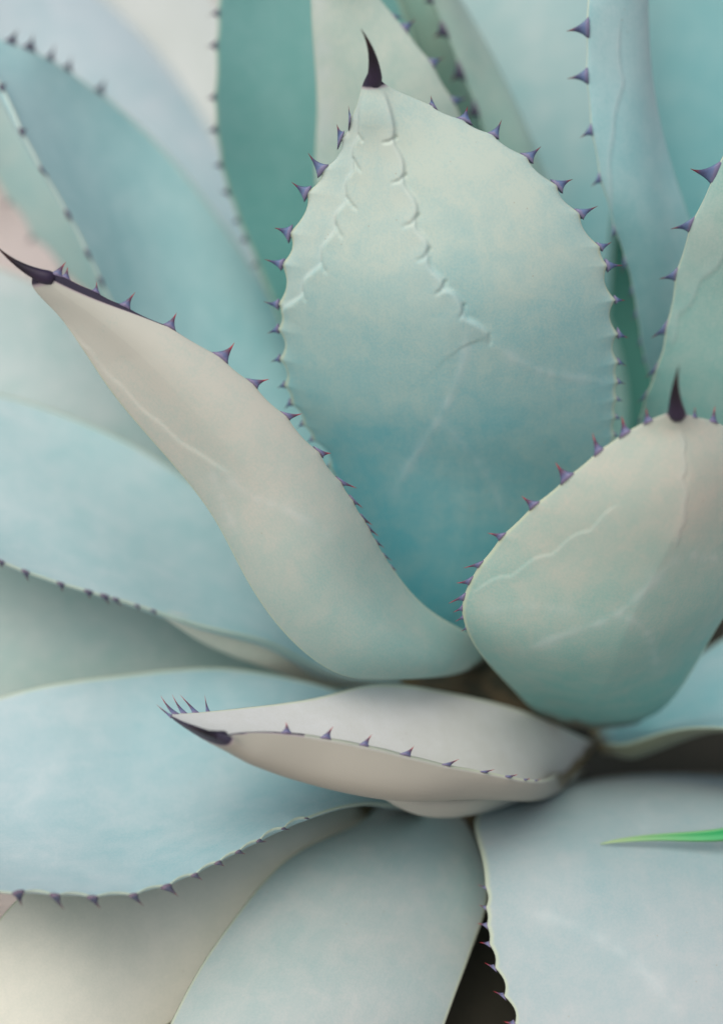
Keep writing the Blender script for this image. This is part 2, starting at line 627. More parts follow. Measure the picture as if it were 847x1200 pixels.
    for side, h in ((-1, horn_l), (1, horn_r)):
        if h:
            u0, wfrac = h
            width_m = wfrac * (smooth(u0, 1.0, t) ** 1.6)[:, None] + 0.03 * smooth(u0 - 0.06, u0 + 0.03, t)[:, None]
            sel = (np.sign(allv)[None, :] == side)
            dist = 1 - np.abs(allv)[None, :]
            hn = np.maximum(hn, np.where(sel, 1 - smooth(width_m * 0.7, width_m * 1.2 + 1e-4, dist), 0) * (t[:, None] > u0 - 0.06))
    if spine:
        tb = kn[-2]
        hn = np.maximum(hn, smooth(tb - 0.018, tb + 0.012, t)[:, None] * np.ones((1, nr_)))
    root = verts[:nr_].mean(axis=0)
    me = new_mesh('leaf', verts - root, faces, mat, {'along': A_u, 'across': A_v, 'side': np.tile(allv, nu), 'under': np.tile(np.concatenate([np.zeros(nv), np.ones(len(bsel))]), nu), 'mark': mk.reshape(-1), 'horn': hn.reshape(-1)})
    leaf = link('leaf', me, agave, root)
    if label:
        leaf['label'] = label
    # teeth
    for side, teeth, us in margin_jobs:
        E = P[:, 0] if side < 0 else P[:, -1]
        tang = unit(np.gradient(E, axis=0))
        outw = unit((Ls - Rs) if side < 0 else (Rs - Ls))
        for ti, (tooth, iu) in enumerate(zip(teeth, us)):
            b = E[iu]
            d = to_px(b)[2]
            if len(tooth) >= 4:
                dv = (at(tooth[2], tooth[3], d) - at(tooth[0], tooth[1], d)) * tooth_l
            else:
                dv = outw[iu] * (tooth[2] / FPX * d) + tang[iu] * (tooth[2] / FPX * d) * 0.2
            Lp = np.linalg.norm(dv)
            if len(tooth) >= 4:
                dv = dv + outw[iu] * Lp * 0.15
            nn = n[iu, 0 if side < 0 else -1]
            wbase = max(Lp * 1.2, 0.0034) * (tooth[4] if len(tooth) > 4 else tooth_w)
            make_tooth(leaf, b, dv, tang[iu], nn, wbase, TOOTH_MATS[tooth_mat], seed * 100 + ti)
    if spine:
        (bx, by, bd), (ax, ay, ad), rpx, bend = spine
        p0, p1 = at(bx, by, bd), at(ax, ay, ad)
        make_spine(leaf, p0, p1, rpx / FPX * bd, RIGHT * (bend[0] / FPX) + UP * (-bend[1] / FPX))
    return leaf



def mat(nm, wax, flesh, bloom, seed, **k):
    return leaf_material(nm, wax, flesh, bloom, seed, **k)


# --- broad upright central leaf
make_leaf([(470, 800, 1.12, 560, 800, 1.12, .10), (435, 690, 1.09, 620, 690, 1.09, .12), (388, 548, 1.055, 703, 560, 1.055, .13),
           (338, 470, 1.035, 721, 490, 1.035, .13), (322, 390, 1.015, 726, 400, 1.015, .13), (326, 310, 1.0, 718, 325, 1.0, .13),
           (352, 234, .99, 684, 254, .99, .12), (377, 196, .984, 624, 189, .984, .12), (400, 160, .978, 560, 148, .979, .12),
           (419, 120, .970, 482, 113, .972, .14), (425, 100, .967, 451, 98, .968, .2)],
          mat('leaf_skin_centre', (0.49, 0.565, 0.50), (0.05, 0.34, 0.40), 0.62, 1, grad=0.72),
          'broad upright central leaf with scalloped bud prints and a black tip spine',
          teeth_l=[(414, 144, 416, 128), (398, 162, 397, 145), (375, 198, 363, 183), (358, 225, 344.6, 214), (335.7, 273, 322, 265),
                   (325, 309.6, 310.6, 305.6), (321.5, 356, 309, 356), (321, 385.6, 312, 390), (327, 421, 319, 425), (335, 450, 329, 454),
                   (346, 470, 340, 476), (359, 493, 354, 498), (370, 511, 365, 516), (386, 545, 381, 550)],
          teeth_r=[(509, 122, 504, 112), (545, 139, 545.5, 124), (581, 156, 588, 142.5), (618, 184, 630, 173), (655, 217.5, 668, 209),
                   (680, 250, 695, 243.6), (704, 288, 716, 285.5), (713, 311, 726, 311), (723.5, 352, 733, 353), (724, 390.6, 733, 396),
                   (725, 423, 732, 427), (725, 447, 732, 450.7), (723.5, 468.5, 729, 472), (719, 488, 725, 492), (716, 508, 721, 513)],
          spine=((438, 98, .967), (423, 34, .945), 11.5, (5, -2)),
          prints=[([(447, 99), (455, 119), (462, 146), (462, 162), (465, 172), (473, 188), (473.5, 206), (476, 219), (487, 235), (489, 252), (488, 266),
                    (499, 280), (502, 292), (504, 312), (518, 327), (521, 338), (530, 341), (541, 356), (545, 371), (556, 377), (572, 391), (574, 405)], None, .0015, 24, 2.2, 1.0),
                  ([(428, 106), (421, 132), (420, 158), (415, 170), (414, 186), (414, 200), (406, 215), (406, 236), (394, 251), (393, 270), (378, 290), (376, 310),
                    (357, 328), (354, 346), (332, 362), (325, 378)], None, -.0014, 22, 2.2, 1.0)],
          creases=[([(464, 161), (456, 166), (444, 168)], .0009, 2.2), ([(475, 205), (468, 212), (455, 216)], .0009, 2.2), ([(490, 252), (482, 262), (467, 268)], .0009, 2.2),
                   ([(503, 292), (497, 302), (484, 307)], .0009, 2.2), ([(522, 330), (517, 340), (507, 347)], .0011, 2.0), ([(544, 358), (542, 367), (536, 376)], .0009, 2.0),
                   ([(573, 393), (574, 400), (573, 408)], .0007, 2.0), ([(420, 158), (424, 164), (427, 168)], .0006, 2), ([(414, 186), (419, 196), (425, 204)], .0007, 2),
                   ([(406, 231), (413, 241), (421, 249)], .0008, 2), ([(394, 264), (398, 274), (403, 282)], .0008, 2), ([(376, 308), (380, 316), (385, 323)], .0007, 2), ([(355, 343), (357, 350), (360, 355)], .0006, 2)],
          lines=[([(548, 380), (541, 430), (515, 490), (480, 545), (455, 595)], .55, 4.5), ([(575, 402), (620, 430), (665, 442), (722, 450)], .5, 4.5),
                 ([(515, 495), (550, 530), (580, 575), (590, 620)], .35, 3.5)],
          nu=420, nv=260, thick=.020, scallop=.23, keel=.15, seed=11)

# --- left leaf, seen on its outer face, spine pointing up and left
make_leaf([(575, 765, 1.09, 520, 790, 1.075, .10), (552, 742, 1.05, 462, 795, 1.035, .22), (505, 711, 1.03, 402, 792, 1.012, .24),
           (461, 662, 1.015, 338, 746, 1.0, .22), (425, 605, 1.0, 289, 676, .995, .20), (385, 545, .99, 249, 602, .992, .18),
           (335, 487, .982, 190, 530, .988, .17), (262, 420, .976, 130, 463, .982, .16), (197, 381, .973, 96, 413, .977, .15),
           (130, 350, .970, 64, 367, .973, .14), (72, 323, .966, 38, 333, .967, .12)],
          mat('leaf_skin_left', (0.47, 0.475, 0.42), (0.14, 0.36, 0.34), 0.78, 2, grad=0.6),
          'long cream-grey leaf curving to the side with a dark spine running into its edge',
          teeth_l=[(67, 325, 72, 313), (77, 329, 77, 317), (112, 341, 113, 331), (147, 356, 153.5, 343), (200, 380.5, 205, 366), (258, 418, 272, 407),
                   (297, 451, 312, 447), (335, 490.5, 350.5, 491.6), (371, 533, 385, 537.5), (398, 565.5, 411, 573), (414, 588, 423, 597),
                   (428, 607, 436, 616), (436, 618, 443, 626), (446, 634, 452, 640), (454, 650, 459, 655), (461, 663, 465, 668)],
          tooth_mat=1, spine=((58, 326, .9655), (-5, 287, .958), 10.5, (-3, 4)), horn_l=(0.74, 0.75),
          prints=[([(74, 372), (105, 408), (142, 450), (185, 492), (230, 528), (280, 556)], .05, .0005, 14, 2.5, 0.0)],
          lines=[([(255, 545), (290, 580), (340, 600), (400, 640)], .3, 4), ([(245, 540), (262, 590), (280, 630)], .3, 4)],
          nu=260, nv=130, thick=.018, scallop=.08, keel=.1, seed=12)

# --- right front leaf, outer face, blurred spine standing towards the camera
make_leaf([(638, 842, 1.11, 750, 846, 1.11, .08), (580, 790, 1.045, 800, 800, 1.065, .14), (551, 743, 1.005, 845, 730, 1.035, .19),
           (541, 706, .99, 875, 690, 1.015, .20), (562, 659, .977, 905, 640, 1.0, .19), (605, 609, .966, 925, 590, .985, .18),
           (660, 562, .955, 915, 545, .97, .18), (710, 521, .946, 880, 513, .957, .19), (755, 495, .938, 832, 492, .945, .20),
           (781, 484, .933, 803, 485, .935, .2)],
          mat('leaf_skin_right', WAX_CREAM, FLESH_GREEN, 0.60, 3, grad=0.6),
          'broad cupped front leaf with a blurred dark spine and bud prints across its outer face',
          teeth_l=[(758, 493, 757, 478), (731.6, 505, 731.6, 488), (698, 527, 694, 509.5), (661, 556, 650.5, 539.6), (624, 590.6, 612, 581), (586, 628, 572, 623),
                   (561, 661, 548, 663), (550, 681, 537, 685), (542, 699.5, 528.5, 704.5), (540, 713, 532, 717), (541, 724, 535, 728), (546, 736, 541, 740)],
          teeth_r=[(814, 481, 813, 470), (838.5, 486, 837, 471), (870, 506, 875, 490)],
          tooth_mat=1, tooth_w=.85, spine=((793, 487, .934), (795, 428, .915), 12.5, (-3, 0)),
          prints=[([(549, 697), (598, 675), (645, 650), (690, 622), (730, 590)], -.10, .0004, 9, 1.4, 0.25),
                  ([(795, 500), (802, 530), (800, 560), (803, 590), (798, 620), (788, 645)], -.12, .0005, 12, 1.6, 0.5)],
          lines=[([(600, 770), (660, 745), (720, 722), (765, 682), (805, 645)], .5, 4), ([(722, 722), (752, 735), (766, 765), (768, 795)], .4, 4),
                 ([(805, 645), (825, 655), (850, 650)], .35, 4), ([(552, 720), (620, 712), (700, 722)], .2, 5)],
          nu=260, nv=200, thick=.020, scallop=.06, keel=.3, seed=13)

# --- low front leaf pointing sideways, channelled, underside showing
make_leaf([((655, 905, 1.10), (700, 872, 1.14), (660, 912, 1.12)), ((630, 914, 1.02), (655, 852, 1.11), (615, 918, 1.05)),
           ((577, 906, .99), (592, 827, 1.085), (545, 916, 1.01)), ((522, 896, .975), (520, 810, 1.065), (475, 917, .985)),
           ((450, 879, .966), (440, 803, 1.045), (400, 912, .972)), ((382, 865, .96), (376, 816, 1.02), (346, 906, .963)),
           ((322, 857, .952), (300, 825, .995), (297, 889, .952)), ((278, 857, .947), (222, 833, .975), (270, 873, .945)),
           ((264, 859, .943), (200, 838, .965), (261, 866, .942))],
          mat('leaf_skin_low', (0.60, 0.61, 0.60), (0.42, 0.42, 0.36), 0.72, 4, under=(0.33, 0.315, 0.26)),
          'low sideways leaf folded like a channel, beige underside and dark edge showing',
          teeth_l=[(336, 856, 338, 842), (382, 864, 388, 851), (426, 872, 433, 859), (475, 885, 487.6, 874), (523, 896, 536, 889),
                   (568, 904, 580, 901), (596, 909, 606, 907), (615, 912, 622, 911), (628, 914, 634, 913)],
          teeth_r=[(199, 838, 184, 826, .45), (206, 837, 190, 821, .45), (217, 835, 203, 818, .45), (230, 833, 217, 815, .45), (245, 831, 242, 816, .45)],
          tooth_mat=1, tooth_w=.9, spine=((262, 863, .943), (219, 849, .925), 8, (0, 2)), horn_l=(0.78, 0.20),
          nu=220, nv=120, thick=.006, scallop=.04, wave=.0008, seed=14)

make_leaf([((690, 900, 1.16), (645, 930, 1.13), (670, 915, 1.125)), ((640, 905, 1.12), (594, 942, 1.075), (620, 922, 1.07)), ((570, 906, 1.09), (532, 957, 1.045), (552, 930, 1.04)),
           ((500, 906, 1.06), (478, 951, 1.03), (490, 928, 1.025)), ((440, 900, 1.04), (432, 924, 1.02), (437, 912, 1.015)), ((398, 890, 1.02), (396, 898, 1.015), (398, 894, 1.012))],
          mat('leaf_skin_tucked', (0.52, 0.50, 0.44), (0.30, 0.38, 0.33), 0.7, 26), 'small beige leaf tucked under the channelled low leaf', nu=90, nv=60, thick=.008, wave=.0006, seed=35)

# --- lower left leaf
make_leaf([(480, 862, 1.13, 490, 948, 1.08, -.05), (410, 818, 1.115, 434, 941, 1.04, -.08), (338, 797, 1.10, 365, 961, 1.0, -.10),
           (250, 781, 1.09, 270, 1011, .97, -.10), (150, 788, 1.08, 170, 1051, .95, -.10), (60, 805, 1.07, 60, 1051, .94, -.10),
           (-40, 838, 1.06, -50, 1037, .94, -.10), (-140, 890, 1.03, -150, 990, .95, -.10), (-214, 940, 1.0, -216, 950, 1.0, -.1)],
          mat('leaf_skin_lower_left', (0.45, 0.535, 0.545), (0.11, 0.34, 0.37), 0.72, 5),
          'wide pale blue lower leaf with hooked teeth along its scalloped lower edge',
          teeth_r=[(23, 1049, 26, 1061), (63, 1052, 69, 1063), (111, 1055, 118, 1065), (157, 1053, 165, 1062), (196, 1041.6, 207, 1048),
                   (232, 1028.5, 241, 1033), (261, 1016, 269, 1018.5), (286, 1004, 294, 1006), (311, 993, 318, 994), (337, 979, 342, 980), (360, 965, 364, 966)],
          tooth_mat=2, tooth_l=1.3, tooth_w=.75, lines=[([(0, 1010), (40, 1000), (90, 1015), (150, 1025)], .3, 5), ([(100, 800), (90, 850), (40, 930), (0, 960)], .25, 6)],
          nu=170, nv=110, thick=.016, scallop=.26, seed=15)

# --- leaf below it, running off at the corner
make_leaf([(430, 930, 1.12, 470, 985, 1.11, 0), (300, 960, 1.06, 360, 1080, 1.06, .05), (120, 1000, 1.03, 255, 1160, 1.03, .08),
           (25, 1050, 1.01, 165, 1225, 1.0, .08), (-45, 1150, 1.0, 60, 1300, .98, .08), (-100, 1270, .99, -30, 1340, .975, .08),
           (-108, 1335, .98, -98, 1342, .98, .1)],
          mat('leaf_skin_corner', (0.64, 0.64, 0.56), (0.40, 0.46, 0.40), 0.75, 6),
          'cream-grey bottom leaf lying under the wide pale blue leaf', nu=100, nv=60, thick=.014, seed=16)

# --- bottom leaf, pointing to the viewer
make_leaf([(450, 935, 1.13, 530, 938, 1.13, .0), (412, 966, 1.085, 553, 984, 1.085, .10), (345, 1006, 1.05, 569, 1045, 1.055, .12),
           (285, 1070, 1.02, 561, 1097, 1.035, .12), (238, 1132, 1.0, 546, 1140, 1.015, .12), (203, 1197, .98, 523, 1200, .995, .12),
           (178, 1290, .955, 480, 1310, .965, .12), (225, 1390, .93, 400, 1400, .93, .12), (297, 1450, .915, 312, 1450, .915, .15)],
          mat('leaf_skin_bottom', (0.48, 0.50, 0.475), (0.16, 0.33, 0.33), 0.66, 7),
          'smooth grey-blue bottom leaf drooping forward between its neighbours', nu=130, nv=90, thick=.016, seed=17)

# --- lower right leaf
make_leaf([(680, 914, 1.18, 850, 908, 1.18, .02), (592, 940, 1.115, 925, 930, 1.115, .04), (556, 968, 1.06, 970, 965, 1.055, .05),
           (567, 1020, 1.02, 1000, 1030, 1.03, .06), (571, 1100, .998, 1020, 1110, 1.0, .06), (602, 1200, .972, 1020, 1210, .975, .06),
           (650, 1300, .945, 980, 1310, .945, .07), (740, 1400, .915, 900, 1400, .915, .08), (812, 1450, .90, 826, 1450, .90, .1)],
          mat('leaf_skin_lower_right', (0.43, 0.46, 0.455), (0.17, 0.33, 0.35), 0.66, 8),
          'broad pale grey lower leaf with small pink teeth, a grass blade lying across it',
          teeth_l=[(566, 1040, 559, 1037), (568, 1062, 561, 1059), (570, 1086, 562, 1083), (571, 1108, 562, 1105), (575.6, 1137, 567, 1132), (584, 1167, 575, 1161), (602, 1199, 591, 1197), (620, 1235, 608, 1232)],
          tooth_mat=1, tooth_w=.8, lines=[([(600, 1065), (660, 1080), (720, 1110), (765, 1150), (800, 1200)], .35, 5), ([(750, 930), (757, 960), (748, 980)], .3, 5)],
          nu=180, nv=140, thick=.016, scallop=.2, seed=18)

# --- small leaf at the right, half under the cupped one
make_leaf([(690, 855, 1.15, 700, 872, 1.12, -.05), (765, 806, 1.14, 770, 862, 1.08, -.12), (850, 745, 1.13, 850, 855, 1.05, -.14),
           (960, 715, 1.11, 960, 845, 1.01, -.14), (1060, 745, 1.08, 1060, 815, 1.0, -.1), (1120, 790, 1.05, 1122, 800, 1.05, -.1)],
          mat('leaf_skin_small', WAX_BLUE, FLESH_TEAL, 0.60, 9, under=(0.16, 0.18, 0.11)), 'small pale blue leaf emerging from under the cupped front leaf', nu=90, nv=60, thick=.012, seed=19)

# --- added leaf shapes underneath, their near-black colour standing in for shade in the gaps
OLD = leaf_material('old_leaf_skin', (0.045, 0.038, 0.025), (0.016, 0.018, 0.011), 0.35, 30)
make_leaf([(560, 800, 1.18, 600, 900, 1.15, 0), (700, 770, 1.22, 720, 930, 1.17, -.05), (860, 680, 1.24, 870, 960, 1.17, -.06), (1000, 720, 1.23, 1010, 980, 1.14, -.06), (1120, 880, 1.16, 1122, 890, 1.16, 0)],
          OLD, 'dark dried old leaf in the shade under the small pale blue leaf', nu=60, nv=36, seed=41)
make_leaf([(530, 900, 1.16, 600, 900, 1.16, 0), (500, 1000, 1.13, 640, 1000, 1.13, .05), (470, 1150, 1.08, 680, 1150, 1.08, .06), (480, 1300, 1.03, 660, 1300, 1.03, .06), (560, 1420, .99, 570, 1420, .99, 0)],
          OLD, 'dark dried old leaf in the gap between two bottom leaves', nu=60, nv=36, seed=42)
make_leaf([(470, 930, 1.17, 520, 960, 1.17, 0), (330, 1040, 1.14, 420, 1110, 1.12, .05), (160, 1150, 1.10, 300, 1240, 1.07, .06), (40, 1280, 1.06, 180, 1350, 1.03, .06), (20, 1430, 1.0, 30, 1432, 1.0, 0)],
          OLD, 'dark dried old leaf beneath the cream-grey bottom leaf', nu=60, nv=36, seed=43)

# --- middle left leaf
make_leaf([(420, 745, 1.15, 400, 795, 1.12, -.03), (335, 660, 1.145, 322, 753, 1.085, -.08), (250, 585, 1.14, 240, 730, 1.065, -.10),
           (160, 522, 1.135, 150, 706, 1.05, -.10), (60, 478, 1.13, 60, 681, 1.04, -.10), (-40, 455, 1.12, -40, 637, 1.04, -.10),
           (-140, 470, 1.10, -140, 570, 1.06, -.1), (-214, 518, 1.08, -214, 526, 1.08, -.1)],
          mat('leaf_skin_middle_left', (0.50, 0.59, 0.59), (0.12, 0.37, 0.38), 0.68, 10), 'blurred blue-grey leaf with a row of dark teeth along its drooping lower edge',
          teeth_r=[(2, 654, 3, 661), (33, 670, 35, 679), (71, 683, 74, 691), (104, 692, 106, 700), (127, 699, 131, 707), (139, 702, 145, 709), (164, 709, 168, 715), (184, 714, 188, 719)],
          tooth_mat=2, nu=120, nv=70, thick=.022, scallop=.05, core=True, seed=20)

make_leaf([(420, 780, 1.15, 410, 808, 1.15, 0), (335, 757, 1.10, 322, 786, 1.105, .12), (265, 735, 1.08, 250, 759, 1.085, .14), (210, 719, 1.065, 204, 731, 1.068, .14), (180, 712, 1.06, 179, 715, 1.06, .1)],
          mat('leaf_skin_lip', (0.58, 0.58, 0.50), (0.30, 0.42, 0.34), 0.8, 29), 'narrow cream leaf tucked along the toothed lower edge of the blurred blue-grey leaf', core=True, spine=False, nu=80, nv=40, thick=.006, wave=.0004, seed=37)

# --- leaf under the middle left one
make_leaf([(410, 770, 1.18, 400, 830, 1.16, 0), (200, 690, 1.15, 220, 830, 1.14, .03), (0, 655, 1.13, 0, 850, 1.12, .05), (-150, 660, 1.12, -150, 800, 1.11, .05), (-262, 716, 1.11, -262, 724, 1.11, .05)],
          mat('leaf_skin_under', (0.56, 0.63, 0.59), FLESH_GREEN, 0.76, 11), 'grey-green leaf lying between two blue-grey leaves', core=True, nu=80, nv=50, seed=21)

# --- pale leaf behind the left leaf's spine
make_leaf([(420, 690, 1.25, 400, 760, 1.22, 0), (330, 580, 1.24, 300, 700, 1.21, .05), (205, 445, 1.23, 160, 620, 1.20, .06), (80, 350, 1.22, 30, 560, 1.19, .06),
           (0, 312, 1.21, -60, 500, 1.19, .06), (-80, 300, 1.20, -130, 420, 1.18, .06), (-160, 330, 1.19, -164, 340, 1.19, .05)],
          mat('leaf_skin_behind_left', (0.62, 0.65, 0.64), FLESH_GREEN, 0.66, 12), 'pale blurred leaf behind the long cream-grey leaf', nu=80, nv=50, core=True, seed=22)

# --- far left leaf with its blurred edge
make_leaf([(400, 560, 1.28, 380, 610, 1.27, 0), (300, 390, 1.27, 260, 480, 1.26, .04), (170, 240, 1.26, 105, 345, 1.24, .05), (100, 140, 1.25, 40, 282, 1.23, .05),
           (30, 70, 1.24, -8, 205, 1.22, .05), (-40, 30, 1.23, -60, 110, 1.21, .05), (-100, 20, 1.21, -104, 28, 1.21, .05)],
          mat('leaf_skin_far_left', WAX_GREY, FLESH_TEAL, 0.58, 13), 'soft grey-blue leaf showing past the pale-rimmed leaf',
          teeth_r=[(6, 236, 0, 240), (40, 282, 34, 287), (74, 312, 69, 318)], tooth_mat=2, nu=80, nv=50, core=True, seed=23)

# --- upper left leaf with pale rim
make_leaf([(440, 580, 1.22, 410, 625, 1.16, -.02), (350, 405, 1.21, 280, 535, 1.14, -.08), (250, 245, 1.19, 170, 425, 1.12, -.10), (172, 150, 1.17, 112, 322, 1.10, -.10),
           (100, 90, 1.14, 75, 245, 1.09, -.10), (40, 57, 1.115, 30, 158, 1.08, -.10), (-15, 43, 1.10, -8, 82, 1.08, -.1), (-50, 38, 1.085, -50, 46, 1.08, -.1)],
          mat('leaf_skin_upper_left', (0.48, 0.66, 0.66), FLESH_TEAL, 0.74, 14, rim=(0.72, 0.74, 0.56)), 'teal leaf with a pale rim and dark teeth on both edges',
          teeth_l=[(12.5, 47, 19, 32), (35, 54, 42, 39), (59, 64, 64, 51), (82, 78, 88, 66), (118, 104, 125, 92)],
          teeth_r=[(3, 99, 9, 92), (27, 150, 34, 146), (51, 198, 58, 205), (79, 252, 84, 262), (102, 300, 107, 308), (118, 332, 122, 340)],
          tooth_mat=2, nu=140, nv=80, thick=.014, scallop=.05, core=True, seed=24)

# --- big pale leaf in the upper left corner
make_leaf([(440, 520, 1.32, 400, 560, 1.30, 0), (335, 310, 1.34, 265, 400, 1.30, .05), (250, 150, 1.35, 150, 250, 1.31, .06), (180, 50, 1.35, 50, 130, 1.30, .06),
           (95, -25, 1.34, -30, 50, 1.29, .06), (-30, -90, 1.32, -110, -20, 1.28, .06), (-150, -110, 1.3, -156, -100, 1.3, .05)],
          mat('leaf_skin_corner_up', (0.56, 0.64, 0.66), FLESH_TEAL, 0.80, 15), 'large pale blue out-of-focus leaf behind the teal pale-rimmed leaf', nu=90, nv=60, core=True, seed=25)
make_leaf([(470, 480, 1.5, 420, 520, 1.5, 0), (380, 250, 1.52, 290, 290, 1.52, .03), (290, 60, 1.54, 180, 110, 1.54, .05), (220, -60, 1.54, 120, 0, 1.54, .05),
           (140, -150, 1.53, 60, -110, 1.53, .05), (60, -220, 1.5, 50, -210, 1.5, .05)],
          mat('leaf_skin_far_pale', (0.60, 0.64, 0.62), FLESH_OLIVE, 0.80, 16), 'pale beige far leaf, strongly out of focus', nu=70, nv=40, core=True, seed=26)

# --- deep green shaded leaf behind the centre
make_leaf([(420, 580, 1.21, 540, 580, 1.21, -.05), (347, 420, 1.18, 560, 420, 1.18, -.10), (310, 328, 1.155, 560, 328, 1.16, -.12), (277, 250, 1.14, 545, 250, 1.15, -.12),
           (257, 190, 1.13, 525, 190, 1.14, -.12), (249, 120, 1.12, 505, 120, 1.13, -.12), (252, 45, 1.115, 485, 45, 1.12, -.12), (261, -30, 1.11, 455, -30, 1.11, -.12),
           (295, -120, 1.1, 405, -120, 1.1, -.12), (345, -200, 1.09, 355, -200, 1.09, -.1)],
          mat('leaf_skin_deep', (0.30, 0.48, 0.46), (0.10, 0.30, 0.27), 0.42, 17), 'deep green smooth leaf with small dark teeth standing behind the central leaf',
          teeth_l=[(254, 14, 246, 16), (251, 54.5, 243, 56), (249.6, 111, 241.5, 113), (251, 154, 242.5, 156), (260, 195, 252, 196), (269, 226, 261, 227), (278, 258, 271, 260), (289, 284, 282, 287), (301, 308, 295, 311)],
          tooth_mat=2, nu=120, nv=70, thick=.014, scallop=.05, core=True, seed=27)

# --- leaf right behind the central spine
make_leaf([(440, 500, 1.17, 610, 500, 1.17, .05), (390, 330, 1.13, 600, 330, 1.13, .10), (369, 200, 1.10, 560, 200, 1.10, .13), (370, 125, 1.08, 533, 125, 1.08, .14),
           (367, 50, 1.065, 490, 54, 1.065, .15), (364, 0, 1.055, 446, 0, 1.055, .15), (368, -50, 1.045, 415, -50, 1.045, .15), (388, -95, 1.04, 396, -95, 1.04, .1)],
          mat('leaf_skin_behind', (0.60, 0.65, 0.57), FLESH_GREEN, 0.68, 18), 'pale green leaf directly behind the central spine',
          teeth_r=[(464, 16, 472, 18), (478, 31, 488, 21), (508, 74, 518, 66), (530, 117, 544, 116)],
          tooth_mat=0, lines=[([(371, -30), (375, 10), (379, 80), (380, 150), (376, 210)], .9, 9)], nu=130, nv=80, thick=.014, scallop=.07, core=True, seed=28)
make_leaf([(470, 420, 1.22, 610, 420, 1.22, .05), (440, 200, 1.18, 580, 200, 1.18, .08), (435, 60, 1.15, 545, 60, 1.15, .1), (440, -40, 1.13, 510, -40, 1.13, .1), (470, -120, 1.11, 478, -120, 1.11, .1)],
          mat('leaf_skin_sliver', (0.50, 0.58, 0.48), FLESH_GREEN, 0.5, 19), 'green sliver of a leaf between two toothed leaf edges', nu=70, nv=40, core=True, seed=29)
make_leaf([(640, 520, 1.20, 735, 500, 1.22, .03), (588, 240, 1.14, 668, 260, 1.17, .07), (564, 150, 1.12, 628, 172, 1.15, .10), (545, 102, 1.11, 598, 112, 1.14, .10),
           (525, 50, 1.10, 568, 52, 1.13, .10), (505, 0, 1.09, 537, -5, 1.12, .1), (490, -40, 1.08, 512, -45, 1.10, .1), (476, -85, 1.07, 482, -86, 1.075, .1)],
          mat('leaf_skin_narrow', (0.52, 0.60, 0.52), FLESH_GREEN, 0.55, 20, rim=(0.10, 0.17, 0.05)), 'narrow green leaf with large nearly black teeth on a dark green edge',
          teeth_l=[(505, 1, 497, 4), (516, 36, 504, 45), (536, 87, 525, 99), (553, 131, 543, 141)], tooth_mat=2, tooth_w=1.3, nu=110, nv=60, thick=.012, scallop=.05, core=True, seed=30)

# --- tall soft leaf at the back, right of centre
make_leaf([(600, 560, 1.27, 690, 560, 1.26, .02), (570, 300, 1.25, 716, 300, 1.24, .06), (530, 120, 1.24, 735, 120, 1.23, .08), (505, -40, 1.23, 740, -40, 1.22, .08),
           (520, -160, 1.22, 710, -160, 1.21, .08), (620, -280, 1.2, 630, -280, 1.2, .08)],
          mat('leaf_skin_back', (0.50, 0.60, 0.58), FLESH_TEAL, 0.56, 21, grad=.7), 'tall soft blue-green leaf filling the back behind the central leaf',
          lines=[([(622, 0), (628, 90), (640, 180)], .3, 10)], nu=90, nv=60, core=True, seed=31)

make_leaf([(640, 560, 1.30, 790, 560, 1.30, -.1), (650, 400, 1.33, 800, 400, 1.33, -.15), (665, 290, 1.35, 800, 290, 1.35, -.15), (690, 190, 1.36, 780, 190, 1.36, -.15), (735, 110, 1.36, 741, 110, 1.36, 0)],  # added leaf behind the gap, coloured dark to stand in for crevice shade
          mat('leaf_skin_crevice_shade', (0.10, 0.24, 0.20), (0.03, 0.14, 0.10), 0.3, 27), 'added dark green leaf standing in for shade deep in the crevice beside the central leaf', core=True, spine=False, nu=60, nv=36, seed=36)

# --- tall narrow leaf at the right
make_leaf([(775, 520, 1.13, 855, 500, 1.13, .05), (757, 430, 1.095, 838, 390, 1.105, .10), (738, 332, 1.07, 820, 300, 1.085, .12), (711, 245, 1.05, 806, 238, 1.07, .12),
           (690, 152, 1.035, 782, 150, 1.06, .12), (684, 72, 1.025, 767, 74, 1.05, .12), (688, 0, 1.015, 760, 0, 1.04, .12), (700, -70, 1.01, 752, -70, 1.02, .12), (724, -140, 1.0, 730, -140, 1.0, .1)],
          mat('leaf_skin_tall', (0.46, 0.61, 0.61), FLESH_TEAL, 0.60, 22, rim=(0.72, 0.74, 0.52)), 'tall narrow blue leaf with a cream edge and slate teeth',
          teeth_l=[(684, 32, 664, 33), (684, 88, 666, 90), (689, 151.6, 678, 160), (697.5, 208, 691, 217), (717, 268, 715, 279), (729.5, 310, 727, 320), (738, 341, 735, 350), (746, 370, 743, 378), (751, 400, 748, 407), (754, 420, 751, 427)],
          tooth_mat=0, prints=[([(727, 18), (732, 96), (720, 155), (716, 208), (722, 260)], .05, .0005, 9, 1.6, 1.0)], nu=170, nv=80, thick=.012, scallop=.05, core=True, seed=32)

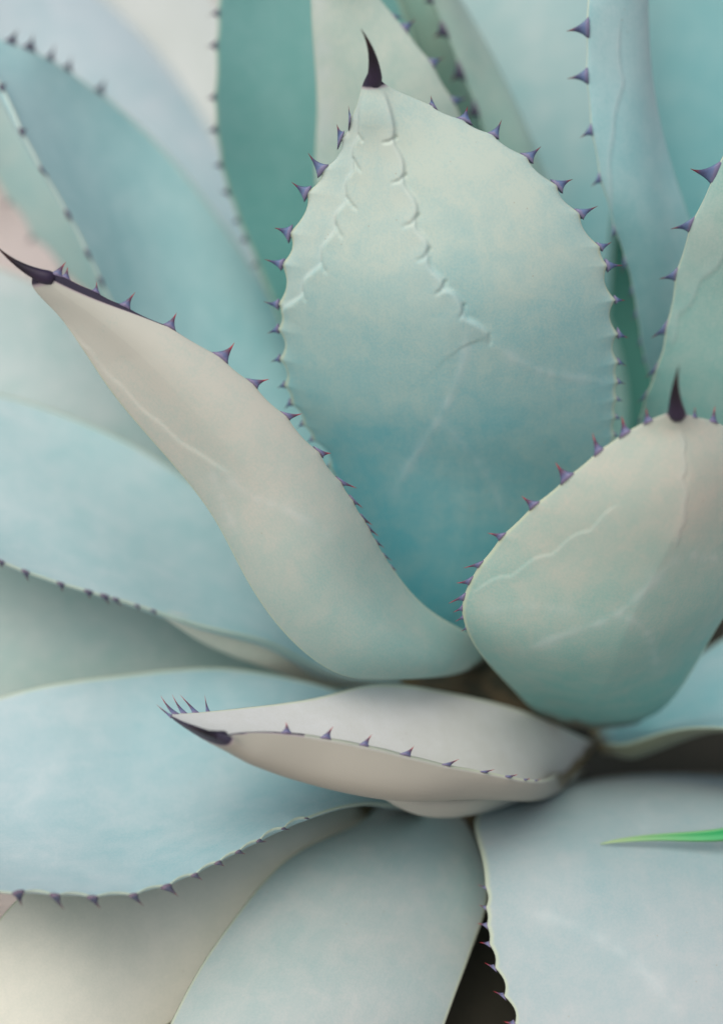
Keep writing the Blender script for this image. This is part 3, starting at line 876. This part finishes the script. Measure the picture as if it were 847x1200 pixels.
# --- right edge leaf
make_leaf([(735, 570, 1.10, 870, 620, 1.10, .05), (747, 490, 1.065, 930, 500, 1.065, .10), (768, 425, 1.04, 960, 420, 1.045, .12), (787, 333, 1.02, 965, 340, 1.025, .12),
           (811, 255, 1.0, 960, 260, 1.005, .12), (847, 182, .985, 940, 180, .99, .12), (888, 105, .97, 915, 105, .975, .12)],
          mat('leaf_skin_edge', (0.52, 0.58, 0.52), FLESH_GREEN, 0.50, 23, rim=(0.70, 0.74, 0.52)), 'grey-green leaf with a bright rim and long slate teeth beside the tall narrow leaf',
          teeth_l=[(835.5, 203, 810, 205), (808, 265, 788, 270), (790.6, 324, 773, 331), (775, 383, 761, 396), (764, 434, 753.5, 445), (755.7, 465.7, 748, 476), (747, 492, 743, 499)],
          tooth_mat=0, prints=[([(860, 270), (822, 327), (795, 368), (782, 410)], -.12, .0005, 10, 1.6, 1.0)], spine=((901, 104, .972), (915, 40, .96), 10, (0, 0)),
          nu=160, nv=100, thick=.014, scallop=.05, core=True, seed=33)
make_leaf([(770, 520, 1.33, 950, 520, 1.33, .03), (752, 250, 1.31, 990, 250, 1.31, .06), (735, 60, 1.30, 985, 60, 1.30, .07), (765, -120, 1.29, 940, -120, 1.29, .07), (850, -250, 1.27, 858, -250, 1.27, .05)],
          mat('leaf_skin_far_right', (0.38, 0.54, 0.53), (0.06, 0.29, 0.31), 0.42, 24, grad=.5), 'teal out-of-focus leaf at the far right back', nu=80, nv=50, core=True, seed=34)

# ------------------------------------------------------------------ grass blade lying across the lower right leaf
gmat = bpy.data.materials.new('grass_blade_green')
gmat.use_nodes = True
nt = gmat.node_tree
a = node(nt, 'ShaderNodeAttribute'); a.attribute_name = 'along'
e = node(nt, 'ShaderNodeAttribute'); e.attribute_name = 'across'
gcol = mixrgb(nt, ramp(nt, a.outputs['Fac'], 0.55, 0.98), (0.02, 0.34, 0.10), (0.30, 0.42, 0.20))
gcol = mixrgb(nt, math_node(nt, 'MULTIPLY', ramp(nt, e.outputs['Fac'], 0.55, 0.95), 0.5), gcol, (0.30, 0.50, 0.24))
nt.links.new(gcol, nt.nodes['Principled BSDF'].inputs['Base Color'])
nt.nodes['Principled BSDF'].inputs['Roughness'].default_value = 0.45
gp = [(1095, 1450, 1.04, 12), (1060, 1150, .99, 12), (1000, 1010, 1.0, 11), (920, 972, 1.02, 10), (847, 978, 1.022, 8), (780, 981, 1.024, 4.6), (730, 984.5, 1.026, 2.6), (703, 989, 1.028, .6)]
c = np.array([at(*q[:3]) for q in gp])
kn = np.linspace(0, 1, len(gp))
tt = np.linspace(0, 1, 60)
cc = spline(kn, c, tt)
hw = np.interp(tt, kn, [q[3] / FPX for q in gp])
tg = unit(np.gradient(cc, axis=0))
sd = unit(np.cross(tg, unit(CAM - cc)))
nn = np.cross(sd, tg)
gv, gf, al, ac = [], [], [], []
prof = [(-1, .10), (-.5, .02), (0, -.16), (.5, .02), (1, .10), (.5, -.03), (0, -.24), (-.5, -.03)]
sgn = np.sign((nn[30]) @ (CAM - cc[30]))
for i in range(60):
    for (x, z) in prof:
        gv.append(cc[i] + sd[i] * x * hw[i] + nn[i] * sgn * z * hw[i] * 1.6)
        al.append(tt[i]); ac.append(abs(x))
k = len(prof)
for i in range(59):
    for j in range(k):
        gf.append((i * k + j, i * k + (j + 1) % k, (i + 1) * k + (j + 1) % k, (i + 1) * k + j))
gf.append(tuple(range(k))[::-1])
gf.append(tuple(59 * k + j for j in range(k)))
blade = link('grass_blade', new_mesh('grass_blade', np.array(gv) - cc[0], gf, gmat, {'along': al, 'across': ac}), None, cc[0])
blade['label'] = 'bright green grass blade lying across the pale lower agave leaf'
blade['category'] = 'grass blade'
